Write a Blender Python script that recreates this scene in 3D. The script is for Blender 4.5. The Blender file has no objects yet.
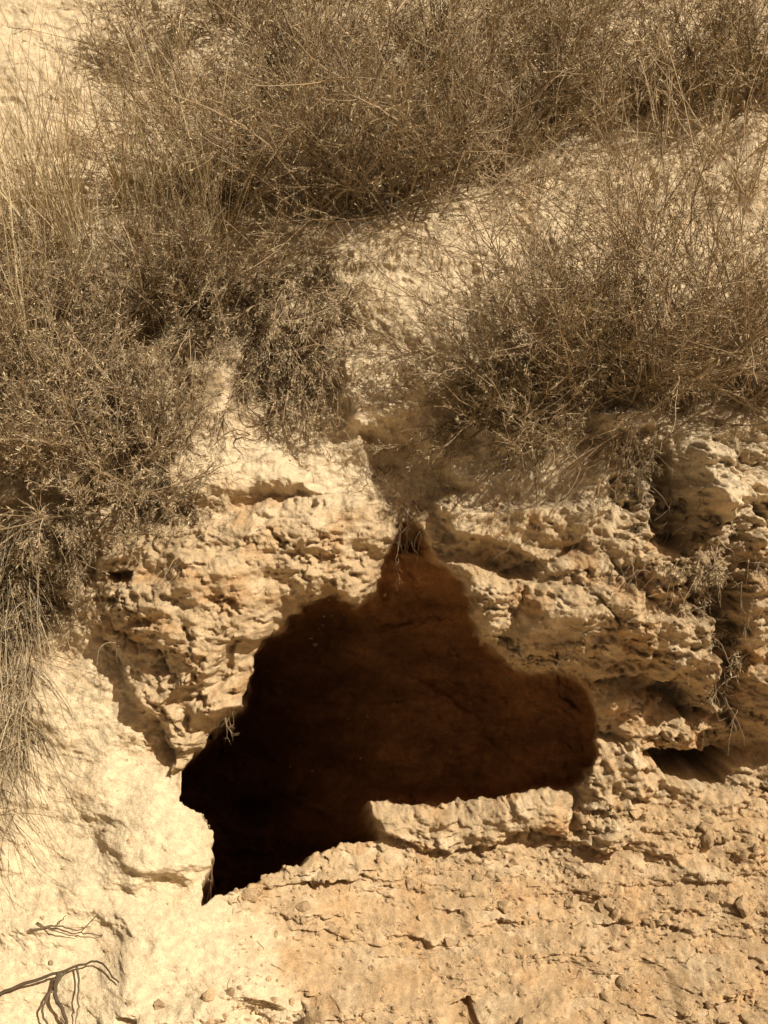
import bpy, math
import numpy as np
from mathutils import Vector, Matrix
rng=np.random.default_rng(7)
S=0.003125; D=3.6; PITCH=math.radians(28)
XH=np.array([1.,0,0]); NH=np.array([0,-math.cos(PITCH),math.sin(PITCH)]); TH=np.array([0,math.sin(PITCH),math.cos(PITCH)])
O=np.array([0,0,1.7])
scene=bpy.context.scene

# ---------------- noise
def mk(seed):
    r=np.random.default_rng(seed); p=r.permutation(256); a=r.random(256)*2*np.pi
    return p,np.cos(a),np.sin(a),r.random(256),r.random(256)
_c={}
def tab(seed):
    if seed not in _c:_c[seed]=mk(seed)
    return _c[seed]
def perlin(x,y,seed=0):
    p,gx,gy,_,_=tab(seed)
    xi=np.floor(x).astype(np.int64); yi=np.floor(y).astype(np.int64)
    xf=x-xi; yf=y-yi
    u=xf*xf*xf*(xf*(xf*6-15)+10); v=yf*yf*yf*(yf*(yf*6-15)+10)
    def g(a,b):
        h=p[(p[(xi+a)&255]+yi+b)&255]
        return gx[h]*(xf-a)+gy[h]*(yf-b)
    n0=g(0,0)*(1-u)+g(1,0)*u; n1=g(0,1)*(1-u)+g(1,1)*u
    return (n0*(1-v)+n1*v)*1.5
def fbm(x,y,o=4,seed=0,gain=.5):
    s=0;a=1;t=0
    for i in range(o):
        s=s+a*perlin(x,y,seed+i); t+=a; a*=gain; x=x*2.03+17.1; y=y*2.03+5.3
    return s/t
def ridged(x,y,o=3,seed=0,gain=.5):
    s=0;a=1;t=0
    for i in range(o):
        s=s+a*(1-2*np.abs(perlin(x,y,seed+i))); t+=a;a*=gain;x=x*2.1+3.7;y=y*2.1+9.1
    return s/t
def worley(x,y,seed=0):
    p,_,_,jx,jy=tab(seed)
    xi=np.floor(x).astype(np.int64); yi=np.floor(y).astype(np.int64)
    f1=np.full(x.shape,9.);f2=np.full(x.shape,9.);idv=np.zeros(x.shape)
    for a in(-1,0,1):
        for b in(-1,0,1):
            h=p[(p[(xi+a)&255]+yi+b)&255]
            d=np.hypot(xi+a+jx[h]-x,yi+b+jy[h]-y)
            m=d<f1
            f2=np.where(m,f1,np.minimum(f2,d)); idv=np.where(m,jx[h],idv); f1=np.where(m,d,f1)
    return f1,f2,idv
def sst(a,b,x):
    t=np.clip((x-a)/(b-a),0,1); return t*t*(3-2*t)
def sdf(poly,X,Y,pad=90):
    poly=np.array(poly,float); out=np.full(X.shape,-1e3)
    m=(X>poly[:,0].min()-pad)&(X<poly[:,0].max()+pad)&(Y>poly[:,1].min()-pad)&(Y<poly[:,1].max()+pad)
    x=X[m];y=Y[m]; d=np.full(x.shape,1e9); ins=np.zeros(x.shape,bool)
    n=len(poly)
    for i in range(n):
        ax,ay=poly[i];bx,by=poly[(i+1)%n]
        ex,ey=bx-ax,by-ay
        t=np.clip(((x-ax)*ex+(y-ay)*ey)/(ex*ex+ey*ey+1e-9),0,1)
        d=np.minimum(d,(x-ax-t*ex)**2+(y-ay-t*ey)**2)
        if ay!=by:
            c=((ay>y)!=(by>y))&(x<ex*(y-ay)/(by-ay)+ax)
            ins^=c
    d=np.sqrt(d); out[m]=np.where(ins,d,-d); return out
def hermite(cx,vals,x):
    cx=np.array(cx,float); m=np.gradient(vals,cx,axis=0)
    x=np.clip(x,cx[0],cx[-1]); i=np.clip(np.searchsorted(cx,x,side='right')-1,0,len(cx)-2)
    h=(cx[i+1]-cx[i]); t=(x-cx[i])/h
    t=t[:,None];h=h[:,None]
    return (2*t**3-3*t**2+1)*vals[i]+(t**3-2*t**2+t)*h*m[i]+(-2*t**3+3*t**2)*vals[i+1]+(t**3-t**2)*h*m[i+1]

# ---------------- terrain grid
step=1.1
def axis(lo,hi):
    core=np.arange(lo,hi+step,step)
    g=[];s=step
    tot=0
    while tot<14000:
        s*=1.08; tot+=s; g.append(tot)
    g=np.array(g)
    return np.concatenate([(core[0]-g)[::-1],core,core[-1]+g])
XLO,XHI,YLO,YHI=-60,828,-90,1110
xs=axis(XLO,XHI); ys=axis(YLO,YHI)
xc=np.clip(xs,XLO,XHI); yc=np.clip(ys,YLO,YHI)
CX=[-60,0,192,384,576,768,828]
CY=[-100,50,200,350,480,560,700,820,920,1024,1110]
V=np.array([
[-.80,-.78,-.75,-.74,-.76,-.80,-.8],
[-.44,-.44,-.46,-.44,-.44,-.46,-.46],
[-.16,-.16,-.18,-.14,-.17,-.16,-.16],
[ .02, .02, .05, .03, .04, .06, .05],
[ .12, .12, .22, .13, .18, .22, .20],
[ .18, .18, .30, .16, .24, .26, .24],
[ .30, .30, .28, .12, .17, .17, .17],
[ .48, .48, .42, .22, .20, .22, .22],
[ .68, .68, .62, .46, .42, .44, .44],
[ .90, .90, .86, .78, .74, .74, .74],
[1.10,1.10,1.08,1.03,1.0, 1.0, 1.0]])
rows=hermite(CY,V,yc)
dm=hermite(CX,rows.T,xc).T
XX,YY=np.meshgrid(xs,ys)
X,Y=np.meshgrid(xc,yc)
w1=fbm(XX/60,YY/60,4,11); w2=fbm(XX/60,YY/60,4,31)
w3=fbm(XX/14,YY/14,3,51); w4=fbm(XX/14,YY/14,3,61)
Xw=X+w1*16+w3*7; Yw=Y+w2*16+w4*7
d=dm.copy()
cave=[(199,902),(202,880),(216,858),(219,838),(208,808),(184,792),(180,772),(202,745),(243,705),(256,665),(268,640),(290,622),(300,602),(330,592),(356,604),(374,592),(384,550),(392,524),(422,526),(444,562),(472,600),(482,640),(520,666),(585,676),(590,706),(600,730),(592,764),(568,792),(520,790),(470,804),(376,800),(380,846),(340,843),(290,862),(240,886)]
s_c=sdf(cave,X+(Xw-X)*.75,Y+(Yw-Y)*.75)
incave=sst(0,12,s_c); out_c=1-sst(4,24,s_c)
floor_edge=np.interp(xc,[-60,150,210,240,340,420,570,640,700,768,828],[1200,1150,930,900,880,860,845,810,800,800,800])[None,:]+w1*12
zfloor=sst(-14,22,Yw-floor_edge)
mound=sst(-22,40,np.interp(yc,[-90,540,600,700,800,870,940,1000,1110],[-200,-60,95,150,215,235,262,335,380])[:,None]-X+w1*40+w3*10)*sst(590,690,Yw)
zfloor=zfloor*(1-mound)
ztop=1-sst(465,545,Yw+20*w1+ -20*sst(450,700,X))
cliff=np.clip(1-zfloor-mound-ztop,0,1)
d+=.07*fbm(XX/170,YY/150,3,71)
rough=.32+.8*sst(-.35,.35,fbm(XX/90,YY/60,3,75))
d+=ztop*(.026*fbm(XX/38+w1*.5,YY/85,5,81,.55)+.030*ridged(XX/75+w2,YY/60,4,91,.5)+.004*fbm(XX/7,YY/6,3,101)+.005*ridged(XX/20+w1,YY/11,3,103))
b1,b2,idb=worley((XX+w1*60+w3*14)/105,(YY+w2*50+w4*12)/70,4)
f1,f2,idv=worley((XX+w1*30+w3*10)/40,(YY+w2*26+w4*8)/24,5)
g1,g2,idg=worley((XX+w3*12)/13,(YY+w4*10)/9,6)
strat=perlin(XX/150+3,(YY+w1*36+w3*5+XX*.12)/17,8)+.5*perlin(XX/60,(YY+w2*18+XX*.1)/7,9)
crk=(1-sst(.0,.16,b2-b1))*sst(-.05,.3,fbm(XX/70,YY/70,2,117))
pit=sst(.12,.40,fbm((XX+w3*6)/26,(YY+w4*6)/19,4,115,.6))
pit2=sst(.15,.35,fbm(XX/9,YY/7,3,119,.6))
crust=.095*fbm(XX/68,YY/52,5,111,.50)+.035*(idb-.5)-.02*crk+rough*(.014*(idv-.5)-.020*np.clip(f1-.35,0,.5)+.003*(idg-.5)-.005*np.clip(g1-.3,0,.5)+.020*strat+.018*ridged(XX/36,YY/19,4,121,.52)-.026*pit-.005*pit2+.004*ridged(XX/7,YY/5,2,127))
rightc=sst(560,640,X+w1*40)*sst(410,460,Y)*(1-sst(730,780,Y))
d+=np.maximum(cliff,rightc)*crust*(1+.4*rightc)*(.3+.7*out_c)
h1,h2,idh=worley((XX+w3*8)/19,(YY+w4*8)/13,14)
e1,e2,ide=worley((XX+w3*5)/8,(YY+w4*5)/6,15)
patch=sst(-.10,.22,fbm(XX/80,YY/45,4,131))
peel=sst(.03,.16,fbm(XX/34,YY/20,4,135,.55))
d+=zfloor*(.075*fbm(XX/80,YY/40,4,141,.5)+.026*fbm(XX/24,YY/15,4,145,.55)+(.35+.65*patch)*(.014*np.clip(.6-h1,0,1)*2*idh+.008*np.clip(.6-e1,0,1)*2*ide+.005*ridged(XX/17,YY/13,3,151))+.003*peel*(1-.5*patch)+.009*fbm(XX/7,YY/6,3,161))
d+=mound*(.065*fbm(XX/80,YY/62,3,171)+.014*fbm(XX/24,YY/18,4,181,.55)+.003*sst(.0,.16,fbm(XX/40,YY/26,4,185))+.003*fbm(XX/5,YY/5,2,191))
def feat(poly,h,soft,warp=1.,inner=0.,mask=1.):
    global d
    s=sdf(poly,X+(Xw-X)*warp,Y+(Yw-Y)*warp,140)
    lo=-soft*.3 if soft<20 else -soft
    m=sst(lo,soft,s)*mask
    d=d+h*m+inner*np.clip(s,0,60)/60*mask
    return m
feat([(60,585),(110,545),(180,520),(300,500),(368,492),(384,530),(380,585),(352,606),(325,590),(296,600),(290,622),(262,650),(245,700),(200,745),(172,780),(150,720),(110,640)],.09,12,1.0,.09,sst(60,200,X+w1*30))
feat([(428,505),(480,500),(560,508),(600,500),(590,530),(545,565),(500,552),(455,535)],.10,7,.9)
feat([(446,560),(520,575),(600,520),(680,480),(780,470),(850,600),(850,745),(768,748),(700,700),(620,672),(560,672),(505,660),(478,632)],.07,12,1.0,.08)
feat([(520,590),(600,575),(650,610),(640,655),(560,660),(510,640)],.06,16)
feat([(600,620),(680,600),(720,690),(700,735),(640,745),(570,720),(580,690)],.05,10)
feat([(372,802),(470,806),(520,792),(568,792),(575,835),(530,830),(470,852),(420,848),(385,838)],.06,8,.9)
feat([(250,882),(300,856),(340,842),(376,846),(370,868),(300,882)],.035,8,.9)
feat([(565,745),(640,738),(655,790),(625,850),(600,858),(575,820)],.09,12)
feat([(100,775),(160,775),(205,805),(219,835),(212,858),(192,874),(140,880),(90,850)],.11,22,.3,.05,sst(70,200,X))
feat([(120,905),(195,900),(255,935),(280,985),(220,1010),(120,1010)],.10,26,.4)
feat([(300,985),(380,965),(440,985),(470,1030),(300,1050)],.10,14)
feat([(470,1000),(560,985),(590,1040),(470,1060)],.08,10)
feat([(140,990),(230,985),(250,1040),(130,1050)],.06,9)
feat([(640,835),(700,850),(760,830),(768,880),(700,885)],.04,16)
feat([(600,900),(680,890),(720,930),(620,940)],.035,15)
feat([(420,900),(500,890),(560,915),(470,930)],.03,15)
feat([(650,960),(730,950),(760,990),(680,1005)],.04,15)
feat([(684,446),(722,446),(734,500),(706,522),(686,490)],.13,8,.8)
feat([(592,412),(640,402),(655,425),(625,440),(596,432)],.10,8,.8)
feat([(190,360),(235,355),(245,430),(300,470),(340,495),(200,505),(160,500)],.07,16)
feat([(330,230),(430,215),(520,250),(470,330),(430,380),(350,430),(330,380)],.06,30)
feat([(345,360),(430,350),(440,400),(380,440),(340,430)],.05,12)
feat([(648,756),(690,748),(738,762),(728,784),(668,782)],-.40,9,.8)
feat([(106,572),(142,570),(136,584),(115,584)],-.09,5,.4)
feat([(360,435),(420,430),(470,490),(420,520),(428,560),(396,560),(378,520)],-.13,14,.9)
feat([(615,450),(660,440),(690,500),(672,560),(640,540),(655,500)],-.12,9)
feat([(650,560),(735,575),(720,640),(690,655),(700,610)],-.11,9)
feat([(700,640),(735,650),(735,735),(715,720)],-.10,9)
feat([(600,560),(640,565),(650,600),(620,590)],-.06,8)
feat([(738,500),(768,520),(790,560),(745,550)],-.07,8)
feat([(420,530),(455,546),(500,560),(545,570),(530,582),(470,572),(440,562)],-.035,8,.8)
feat([(590,676),(640,668),(700,700),(690,715),(620,690)],-.07,7)
feat([(170,690),(230,640),(250,620),(240,660),(195,720)],-.05,8)
feat([(760,965),(800,960),(800,985),(764,980)],-.10,6,.5)
feat([(440,1000),(470,990),(480,1015),(450,1024)],-.09,8,.5)
feat([(590,925),(615,922),(610,940)],-.05,6,.5)
Dmax=(.30+.52*sst(530,680,Y))*(1-.38*sst(450,590,X))+.95*(1-sst(210,420,X))*sst(600,740,Y)
t=np.clip(s_c/36,0,1)
rec=Dmax*(1-(1-t)**2.6)
q_=(YY-XX*.42)
wall=t*(.10*fbm(XX/100,YY/60,4,201)+.035*ridged((XX+YY*.4)/110,q_/36+w1*.8,4,211)+.03*sst(0,.2,perlin(XX/120,q_/40+w2*.5,215))+.034*fbm(XX/26,YY/17,4,221,.6))
rec=rec-wall
dtot=d-rec
k=(D-np.clip(dm,-2,1.3)+rec)/D
U=((X-384)+(X-380)*.10*rec)*S*k
Vv=(512-Y-(Y-690)*.16*rec)*S*k
P=O+U[...,None]*XH+Vv[...,None]*TH+dtot[...,None]*NH
ex=(xs-xc)*S; P[...,0]+=ex[None,:]
ey=(ys-yc)*S
low=np.clip(ey,0,None)[:,None]; up=np.clip(-ey,0,None)[:,None]
P[...,1]-=low; P[...,2]-=.12*np.minimum(low,2)
P[...,1]+=up*.87; P[...,2]+=.55*np.minimum(up,7)
far=np.maximum(low+up,np.abs(ex)[None,:])
P[...,2]+=np.clip(far,0,3)*.25*fbm(P[...,0]/3,P[...,1]/3,4,231)
ny,nx=X.shape

# albedo zones; the cave zone also carries painted shade
def C(*a): return np.array(a)
col=np.empty((ny,nx,3))
pale=C(.78,.65,.455); cl=C(.61,.465,.29); fl=C(.60,.44,.265); md=C(.78,.65,.45)
col[:]=ztop[...,None]*pale+cliff[...,None]*cl+zfloor[...,None]*fl+mound[...,None]*md
col/=np.maximum((ztop+cliff+zfloor+mound)[...,None],.01)
n=fbm(XX/55,YY/40,5,241,.6)
orange=C(.52,.33,.165)
a=(sst(.0,.35,n)*.75*cliff+sst(.0,.4,n)*.55*zfloor+sst(.0,.5,n)*.25*mound+sst(.1,.5,n)*.3*ztop)[...,None]
col=col*(1-a)+orange*a
a=(sst(.05,.45,fbm(XX/28,YY/18,4,251))*.6*cliff+sst(.0,.45,fbm(XX/48,YY/22,4,253))*.45*zfloor)[...,None]
col=col*(1-a)+pale*1.02*a
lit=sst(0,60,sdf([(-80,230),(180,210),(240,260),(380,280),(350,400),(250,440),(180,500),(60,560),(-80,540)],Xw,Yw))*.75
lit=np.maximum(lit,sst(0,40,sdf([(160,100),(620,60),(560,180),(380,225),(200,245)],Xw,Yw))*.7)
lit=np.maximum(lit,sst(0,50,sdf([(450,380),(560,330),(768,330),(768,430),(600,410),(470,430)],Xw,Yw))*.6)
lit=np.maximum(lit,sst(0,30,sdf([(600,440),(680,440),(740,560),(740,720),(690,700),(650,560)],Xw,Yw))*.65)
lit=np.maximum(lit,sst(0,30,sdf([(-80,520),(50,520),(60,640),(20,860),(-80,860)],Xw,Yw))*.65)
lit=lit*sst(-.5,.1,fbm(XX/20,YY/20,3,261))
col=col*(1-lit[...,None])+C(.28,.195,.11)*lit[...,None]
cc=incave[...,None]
rd=sst(240,500,X+w1*60)[...,None]  # ramp that fades the painted cave shade out towards the right
cave_earth_shade=(C(.17,.08,.034)*(1-rd)+C(.52,.27,.12)*rd)*(1+.7*fbm(XX/60,YY/24,4,271))[...,None]  # reddish cave earth, left end darkened in colour to deepen the shade
col=col*(1-cc)+cave_earth_shade*cc
col*=(1+.24*fbm(XX/9,YY/7,3,281)+.14*n)[...,None]
col=np.clip(col,.01,.86)

def mesh_obj(name,verts,faces,cols=None,mat=None,smooth=False,parent=None):
    me=bpy.data.meshes.new(name); nf=len(faces); kf=faces.shape[1]
    me.vertices.add(len(verts)); me.vertices.foreach_set('co',np.ascontiguousarray(verts,dtype=np.float32).ravel())
    me.loops.add(nf*kf); me.loops.foreach_set('vertex_index',np.ascontiguousarray(faces,dtype=np.int32).ravel())
    me.polygons.add(nf); me.polygons.foreach_set('loop_start',np.arange(0,nf*kf,kf,dtype=np.int32))
    me.polygons.foreach_set('use_smooth',np.full(nf,smooth))
    me.update(calc_edges=True)
    if cols is not None:
        at=me.attributes.new('Col','FLOAT_COLOR','POINT')
        c4=np.ones((len(verts),4),np.float32); c4[:,:3]=cols; at.data.foreach_set('color',c4.ravel())
    if mat: me.materials.append(mat)
    ob=bpy.data.objects.new(name,me); scene.collection.objects.link(ob)
    if parent: ob.parent=parent
    return ob

# ---------------- materials
def soil_mat():
    m=bpy.data.materials.new('sandy_soil'); m.use_nodes=True; nt=m.node_tree; nt.nodes.clear(); N=nt.nodes.new; L=nt.links.new
    out=N('ShaderNodeOutputMaterial'); b=N('ShaderNodeBsdfDiffuse'); b.inputs['Roughness'].default_value=.5
    at=N('ShaderNodeAttribute'); at.attribute_name='Col'
    tc=N('ShaderNodeTexCoord')
    n1=N('ShaderNodeTexNoise'); n1.inputs['Scale'].default_value=45; n1.inputs['Detail'].default_value=6; n1.inputs['Roughness'].default_value=.72
    n2=N('ShaderNodeTexNoise'); n2.inputs['Scale'].default_value=230; n2.inputs['Detail'].default_value=3; n2.inputs['Roughness'].default_value=.7
    r1=N('ShaderNodeMapRange'); r1.inputs[1].default_value=.3; r1.inputs[2].default_value=.7; r1.inputs[3].default_value=.78; r1.inputs[4].default_value=1.18
    r2=N('ShaderNodeMapRange'); r2.inputs[1].default_value=.3; r2.inputs[2].default_value=.7; r2.inputs[3].default_value=.80; r2.inputs[4].default_value=1.18
    mu=N('ShaderNodeMath'); mu.operation='MULTIPLY'
    vm=N('ShaderNodeVectorMath'); vm.operation='SCALE'
    for n_ in(n1,n2): L(tc.outputs['Object'],n_.inputs['Vector'])
    L(n1.outputs['Fac'],r1.inputs[0]); L(n2.outputs['Fac'],r2.inputs[0]); L(r1.outputs[0],mu.inputs[0]); L(r2.outputs[0],mu.inputs[1])
    L(at.outputs['Color'],vm.inputs[0]); L(mu.outputs[0],vm.inputs['Scale']); L(vm.outputs[0],b.inputs['Color'])
    ad=N('ShaderNodeMath'); ad.operation='MULTIPLY_ADD'; ad.inputs[1].default_value=.35
    L(n2.outputs['Fac'],ad.inputs[0]); L(n1.outputs['Fac'],ad.inputs[2])
    bp=N('ShaderNodeBump'); bp.inputs['Strength'].default_value=.78; bp.inputs['Distance'].default_value=.018
    L(ad.outputs[0],bp.inputs['Height']); L(bp.outputs[0],b.inputs['Normal']); L(b.outputs[0],out.inputs[0])
    return m
def plant_mat():
    m=bpy.data.materials.new('dry_plant'); m.use_nodes=True; nt=m.node_tree; nt.nodes.clear(); N=nt.nodes.new; L=nt.links.new
    out=N('ShaderNodeOutputMaterial'); a=N('ShaderNodeBsdfDiffuse')
    at=N('ShaderNodeAttribute'); at.attribute_name='Col'
    L(at.outputs['Color'],a.inputs[0]); L(a.outputs[0],out.inputs[0])
    return m
SOIL=soil_mat(); PLANT=plant_mat()
ii=np.arange(ny*nx).reshape(ny,nx)
F=np.stack([ii[:-1,:-1],ii[1:,:-1],ii[1:,1:],ii[:-1,1:]],-1).reshape(-1,4)
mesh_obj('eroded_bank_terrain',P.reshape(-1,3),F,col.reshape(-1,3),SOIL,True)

def surf(x,y):
    x=np.atleast_1d(x).astype(float);y=np.atleast_1d(y).astype(float)
    i=np.clip(np.searchsorted(ys,y),1,ny-2); j=np.clip(np.searchsorted(xs,x),1,nx-2)
    return P[i,j]
def snorm(x,y):
    a=surf(x+6,y)-surf(x-6,y); b=surf(x,y-6)-surf(x,y+6)
    n_=np.cross(a,b); return n_/np.maximum(np.linalg.norm(n_,axis=1,keepdims=True),1e-9)
def nrm(v): return v/np.maximum(np.linalg.norm(v,axis=-1,keepdims=True),1e-9)

# ---------------- plant tools
class Acc:
    def __init__(s): s.v=[];s.f=[];s.c=[];s.n=0
    def add(s,v,f,c):
        s.v.append(v);s.f.append(f+s.n);s.c.append(c);s.n+=len(v)
    def build(s,name,mat=None):
        return mesh_obj(name,np.concatenate(s.v),np.concatenate(s.f),np.concatenate(s.c),mat or PLANT)
def grow(st,dr,ln,nseg,jit,trop):
    pts=[st];d_=nrm(dr); p=st
    for i in range(nseg):
        d_=nrm(d_+jit*rng.normal(size=d_.shape)+np.asarray(trop))
        p=p+d_*(ln[:,None]/nseg); pts.append(p)
    return np.stack(pts,1)
def tubes(acc,pts,r0,r1,col_,sides=3,var=.18):
    N_,K,_=pts.shape
    tg=nrm(np.gradient(pts,axis=1)); ref=rng.normal(size=(N_,1,3))
    u=nrm(np.cross(tg,ref)); v=np.cross(tg,u)
    r0=np.broadcast_to(r0,(N_,))[:,None]; r1=np.broadcast_to(r1,(N_,))[:,None]
    r=(r0+(r1-r0)*np.linspace(0,1,K)[None,:])[...,None]
    rings=[pts+r*(math.cos(2*math.pi*q/sides)*u+math.sin(2*math.pi*q/sides)*v) for q in range(sides)]
    vv=np.stack(rings,2)
    idx=np.arange(N_*K*sides).reshape(N_,K,sides)
    f=[]
    for q in range(sides):
        q2=(q+1)%sides
        f.append(np.stack([idx[:,:-1,q],idx[:,:-1,q2],idx[:,1:,q2],idx[:,1:,q]],-1).reshape(-1,4))
    c=np.broadcast_to(col_,(N_,3))*(1+var*rng.normal(size=(N_,1)))
    c=np.repeat(np.clip(c,.01,.8),K*sides,axis=0)
    acc.add(vv.reshape(-1,3),np.concatenate(f),c)
def kids(pts,per,tmin,spread,tmax=1.0):
    N_,K,_=pts.shape
    t_=rng.uniform(tmin,tmax,(N_,per))*(K-1); i=np.minimum(t_.astype(int),K-2); fr=(t_-i)[...,None]
    a=np.take_along_axis(pts,i[...,None].repeat(3,-1),1); b=np.take_along_axis(pts,(i+1)[...,None].repeat(3,-1),1)
    p=a+(b-a)*fr; dd=nrm(b-a)+spread*rng.normal(size=p.shape)
    return p.reshape(-1,3),nrm(dd).reshape(-1,3),(t_/(K-1)).reshape(-1)
def leaves(acc,p,dr,L_,W_,pal):
    N_=len(p); L_=L_*rng.uniform(.5,1.4,(N_,1)); W_=W_*rng.uniform(.6,1.3,(N_,1))
    s_=nrm(np.cross(dr,rng.normal(size=(N_,3))))
    v=np.stack([p,p+dr*L_*.45+s_*W_,p+dr*L_,p+dr*L_*.45-s_*W_],1).reshape(-1,3)
    f=np.arange(N_*4).reshape(N_,4)
    c=pal[rng.integers(0,len(pal),N_)]*(1+.22*rng.normal(size=(N_,1)))
    acc.add(v,f,np.repeat(np.clip(c,.015,.75),4,axis=0))
OL=np.array([(.40,.325,.20),(.50,.415,.265),(.30,.24,.145),(.60,.495,.33),(.20,.155,.09)])
DK=np.array([(.33,.26,.16),(.43,.35,.225),(.23,.175,.105),(.56,.455,.30)])
STEM=np.array((.30,.23,.15)); STRAW=np.array((.72,.59,.385))
def shrub(name,bases,nst,ln,bias,spread=.55,per2=9,per3=6,nl=8,pal=OL,trop=(0,0,.03),leafL=.013,leafW=.0014,stem=STEM):
    ac=Acc()
    for (bx,by,sc) in bases:
        n_=int(nst*sc**.5)
        x=bx+rng.normal(size=n_)*14*sc; y=by+rng.normal(size=n_)*8*sc
        st=surf(x,y)-np.array([0,0,.01])
        dr=np.array(bias)+spread*rng.normal(size=(n_,3))*np.array([1.35,.8,.7])
        st_l=ln*sc*rng.uniform(.4,1.15,n_)
        a=grow(st,dr,st_l,7,.12,trop)
        tubes(ac,a,.004*sc**.5,.0012,stem*rng.uniform(.6,1.4,(n_,1)))
        p,dd,tt=kids(a,per2,.15,.42)
        b=grow(p,dd,np.repeat(st_l,per2)*rng.uniform(.18,.5,len(p)),5,.13,trop)
        tubes(ac,b,.0016,.0007,stem*1.1)
        p,dd,tt=kids(b,per3,.1,.45)
        c=grow(p,dd,ln*sc*rng.uniform(.05,.17,len(p)),3,.16,trop)
        tubes(ac,c,.0009,.0004,stem*1.3)
        p,dd,tt=kids(c,nl,.05,.5)
        leaves(ac,p,dd,leafL,leafW,pal*rng.uniform(.85,1.15))
    return ac.build(name)
UP=(0,-.15,1.)
shrub('dry_shrub',[(240,200,.85),(330,212,1.1),(400,212,1.1),(480,180,.95),(560,130,.85),(300,100,.8),(430,80,.8)],32,.66,UP)
shrub('dry_shrub',[(640,115,.75),(720,110,.95),(790,110,1.),(560,30,.8)],28,.60,UP)
shrub('dry_shrub',[(150,80,.5),(230,30,.8),(340,-20,1.),(500,-30,1.),(660,-20,1.)],18,.6,UP)
shrub('dry_shrub',[(600,405,1.),(680,405,1.1),(760,400,1.15),(550,400,.75)],32,.74,(-.02,-.2,1.),spread=.62)
shrub('dry_shrub',[(490,410,.75),(550,415,.8)],26,.44,(-.5,-.5,.35),per2=9)
shrub('dry_shrub',[(110,500,.85),(50,470,.85),(160,450,.6),(10,400,.8)],28,.52,(-.05,-.25,1.),pal=DK)
shrub('dry_shrub',[(60,330,.65),(150,330,.8),(0,300,.65),(200,300,.75),(100,400,.6)],22,.44,(0,-.2,1.),pal=DK)
shrub('creeping_shrub',[(300,290,.85),(340,310,.75),(260,310,.85),(230,280,.8),(290,350,.75),(270,380,.65),(200,310,.7),(320,260,.6)],24,.38,(-.1,-.7,-.12),spread=.75,trop=(0,-.02,-.12),pal=DK)
shrub('creeping_shrub',[(150,480,.6),(60,510,.75),(110,420,.65),(10,540,.7),(30,600,.5)],22,.32,(-.1,-.8,-.1),spread=.6,trop=(0,-.02,-.1),pal=DK)
shrub('creeping_shrub',[(630,440,.45),(690,560,.35),(720,620,.35),(620,520,.3)],12,.26,(-.1,-.8,-.1),spread=.6,trop=(0,-.02,-.14),pal=DK)

def grass(name,regs,L_,bias,spread,trop,r=.0015,colr=STRAW,nseg=7,lo=.45):
    ac=Acc()
    for (x0,x1,y0,y1,n_) in regs:
        nc=max(1,n_//14)
        cx_=rng.uniform(x0,x1,nc);cy_=rng.uniform(y0,y1,nc); q=rng.integers(0,nc,n_)
        st=surf(cx_[q]+rng.normal(size=n_)*6,cy_[q]+rng.normal(size=n_)*5)-np.array([0,0,.01])
        dr=np.array(bias)+spread*rng.normal(size=(n_,3))
        a=grow(st,dr,L_*rng.uniform(.35,1.15,n_),nseg,.05,trop)
        cs=colr*rng.uniform(lo,1.1,(n_,1))
        tubes(ac,a,r*rng.uniform(.6,1.3,n_),r*.25,cs)
    return ac.build(name)
grass('dry_grass',[(-30,240,180,270,420),(-30,120,250,330,160)],.56,(0,-.15,1),.22,(0,-.01,-.015),r=.0018,lo=.6)
grass('dry_reed',[(50,100,190,260,14),(190,230,200,260,14),(-20,80,220,420,22),(120,200,200,300,12)],.66,(.03,-.25,1),.2,(0,-.01,-.01),r=.003,colr=STRAW*1.05,lo=.85)
grass('dry_grass',[(-40,60,330,470,280),(60,230,250,340,160)],.38,(.05,-.3,.9),.35,(0,-.02,-.05),colr=STRAW*.95)
grass('dry_grass',[(-60,40,500,760,1100),(-60,20,760,840,300)],.38,(.12,-.5,.1),.38,(0.,-.02,-.2),colr=STRAW*.72)
grass('dry_grass',[(80,560,60,220,320),(440,760,80,200,260),(560,780,340,420,160)],.36,(0,-.15,1),.4,(0,0,-.03),colr=STRAW*.9)

def litter(name,regs,L_,colr,r=.0009):
    ac=Acc()
    for (x0,x1,y0,y1,n_) in regs:
        x=rng.uniform(x0,x1,n_); y=rng.uniform(y0,y1,n_)
        n3=snorm(x,y); st=surf(x,y)+n3*.003
        dr=rng.normal(size=(n_,3)); dr-=n3*np.sum(dr*n3,1,keepdims=True)*.8
        a=grow(st,dr,L_*rng.uniform(.3,1.2,n_),4,.25,(0,0,-.02))
        tubes(ac,a,r,r*.5,colr*rng.uniform(.4,1.2,(n_,1)))
    return ac.build(name)
litter('twig_litter',[(-40,240,230,540,2600),(220,390,230,420,1100),(100,620,60,240,2000),(520,790,350,440,900),(560,790,120,260,500)],.06,STRAW*.65)
litter('twig_litter',[(560,760,420,640,420),(380,480,440,520,60),(160,420,420,560,90),(230,760,860,1030,160)],.05,STRAW*.5)

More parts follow.
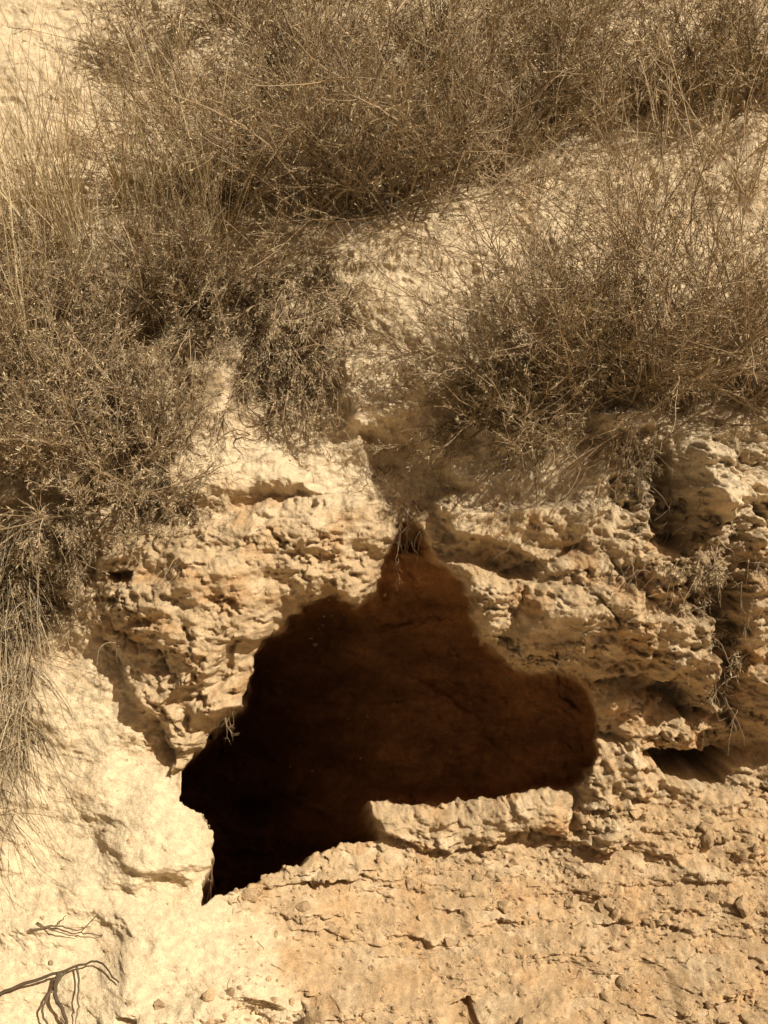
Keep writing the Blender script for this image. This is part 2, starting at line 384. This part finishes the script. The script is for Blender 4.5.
def roots(name,spots,L_,bias=(0,-.7,-.2),r=.0022,colr=STEM,trop=(0,.03,-.16)):
    ac=Acc()
    for (x_,y_,n_,sp) in spots:
        x=x_+rng.normal(size=n_)*sp;y=y_+rng.normal(size=n_)*sp*.6
        a=grow(surf(x,y),np.array(bias)+.5*rng.normal(size=(n_,3)),L_*rng.uniform(.4,1.3,n_),9,.22,trop)
        tubes(ac,a,r*rng.uniform(.4,1.2,n_),.0004,colr*rng.uniform(.5,1.3,(n_,1)),4)
        p,dd,_=kids(a,4,.2,.7); b=grow(p,dd,L_*.3*rng.uniform(.3,1.2,len(p)),5,.3,(0,.02,-.12))
        tubes(ac,b,.0008,.0003,colr)
    return ac.build(name)
roots('hanging_roots',[(630,450,30,16),(655,490,28,16),(690,550,28,18),(700,610,26,14),(715,670,20,12),(615,440,12,10),(740,560,14,14),(600,560,10,26)],.19)
roots('hanging_roots',[(415,510,16,10),(375,470,18,10),(240,430,14,10),(330,400,12,12),(455,440,14,12),(395,500,12,8)],.20)
roots('hanging_roots',[(232,706,6,3),(120,640,5,6),(190,560,5,5),(560,640,8,20),(620,560,10,20)],.10,r=.0014)
roots('trailing_branches',[(480,415,22,14),(540,420,28,18),(350,350,8,12),(280,420,14,14),(600,430,22,20)],.38,(-.7,-.6,.05),r=.0028,trop=(-.03,.0,-.09))

def twig(name,paths):
    ac=Acc()
    for pth,r0,r1 in paths:
        pth=np.array(pth,float); q=surf(pth[:,0],pth[:,1])+NH*pth[:,2:3]
        t0=np.arange(len(q)); t1=np.linspace(0,len(q)-1,len(q)*5); q=np.stack([np.interp(t1,t0,q[:,i]) for i in range(3)],1)
        kk=np.array([1,2,3,2,1])/9.; qp=np.pad(q,((2,2),(0,0)),'edge'); q=np.stack([np.convolve(qp[:,i],kk,'valid') for i in range(3)],1)
        q+=rng.normal(size=q.shape)*.0012
        tubes(ac,q[None],r0,r1,STEM*.45,6)
    return ac.build(name)
twig('dead_twig',[([(-10,993,.02),(30,975,.05),(65,962,.07),(100,956,.05),(130,966,.02)],.005,.0018),([(65,962,.07),(60,985,.06),(72,1010,.04),(66,1030,.02)],.006,.003),([(70,963,.06),(45,1000,.06),(50,1030,.03)],.004,.002),([(80,958,.06),(86,990,.05),(78,1020,.02)],.003,.001)])
twig('dead_twig',[([(34,922,.01),(60,918,.04),(80,930,.03),(102,908,.01)],.0032,.001),([(40,915,.02),(60,925,.04),(78,938,.02)],.0025,.001),([(78,930,.03),(103,936,.005)],.002,.0008),([(60,918,.04),(72,908,.03)],.0018,.0008)])

def pebbles(name,regs,sz,colr):
    import bmesh
    bm=bmesh.new(); bmesh.ops.create_icosphere(bm,subdivisions=2,radius=1); bv=np.array([v.co[:] for v in bm.verts]); bf=np.array([[v.index for v in f.verts] for f in bm.faces]); bm.free()
    vs=[];fs=[];cs=[];o=0
    for(x0,x1,y0,y1,n_) in regs:
        for i in range(n_):
            x=rng.uniform(x0,x1);y=rng.uniform(y0,y1)
            p=surf(x,y)[0]; s_=min(sz*rng.lognormal(0,.6),sz*2.6)
            dirs=rng.normal(size=(6,3)); dirs/=np.linalg.norm(dirs,axis=1,keepdims=True)
            v=bv.copy()
            for q in dirs:
                h=v@q; v-=np.clip(h-.5,0,None)[:,None]*q*.9
            v=v*(1+.10*rng.normal(size=(len(v),1)))*s_*rng.uniform(.6,1.2,3)
            vs.append(v+p-NH*s_*.1);fs.append(bf+o);o+=len(v)
            cs.append(np.tile(colr*rng.uniform(.75,1.15),(len(v),1)))
    return mesh_obj(name,np.concatenate(vs),np.concatenate(fs),np.concatenate(cs),SOIL,False)
pebbles('soil_clods',[(230,790,870,1090,1700),(560,790,800,900,450),(400,570,845,880,200)],.0044,fl)
pebbles('soil_clods',[(300,620,900,1060,70),(580,780,880,1060,70),(140,420,970,1060,50),(570,780,800,850,36),(240,560,860,900,36)],.011,fl)
pebbles('soil_clods',[(60,420,420,760,160),(420,780,440,740,260),(20,220,760,1000,40)],.0045,cl)

# ---------------- camera / light
cam=bpy.data.cameras.new('camera'); co=bpy.data.objects.new('camera',cam); scene.collection.objects.link(co)
cam.sensor_fit='HORIZONTAL'; cam.sensor_width=36; cam.lens=36*D/2.4; cam.clip_end=500
co.location=Vector((O+NH*D).tolist())
co.rotation_euler=(math.pi/2-PITCH,0,0)
scene.camera=co
EL=math.radians(55); AZ=math.radians(67)
sd=Vector((math.cos(EL)*math.sin(AZ),-math.cos(EL)*math.cos(AZ),math.sin(EL)))
sl=bpy.data.lights.new('sun','SUN'); sl.energy=5; sl.angle=math.radians(.5); sl.color=(1,.91,.75)
so=bpy.data.objects.new('sun',sl); scene.collection.objects.link(so); so.rotation_euler=sd.to_track_quat('Z','Y').to_euler()
w=bpy.data.worlds.new('World'); scene.world=w; w.use_nodes=True; nt=w.node_tree; bg=nt.nodes['Background']
sk=nt.nodes.new('ShaderNodeTexSky'); sk.sky_type='NISHITA'; sk.sun_disc=False; sk.sun_elevation=EL; sk.sun_rotation=math.atan2(sd.x,sd.y)
sk.dust_density=4
tn=nt.nodes.new('ShaderNodeMix'); tn.data_type='RGBA'; tn.blend_type='MULTIPLY'; tn.inputs[0].default_value=1; tn.inputs[7].default_value=(1,.68,.39,1)
nt.links.new(sk.outputs[0],tn.inputs[6]); nt.links.new(tn.outputs[2],bg.inputs[0]); bg.inputs[1].default_value=.068
scene.view_settings.view_transform='Standard'; scene.view_settings.look='None'; scene.view_settings.exposure=0
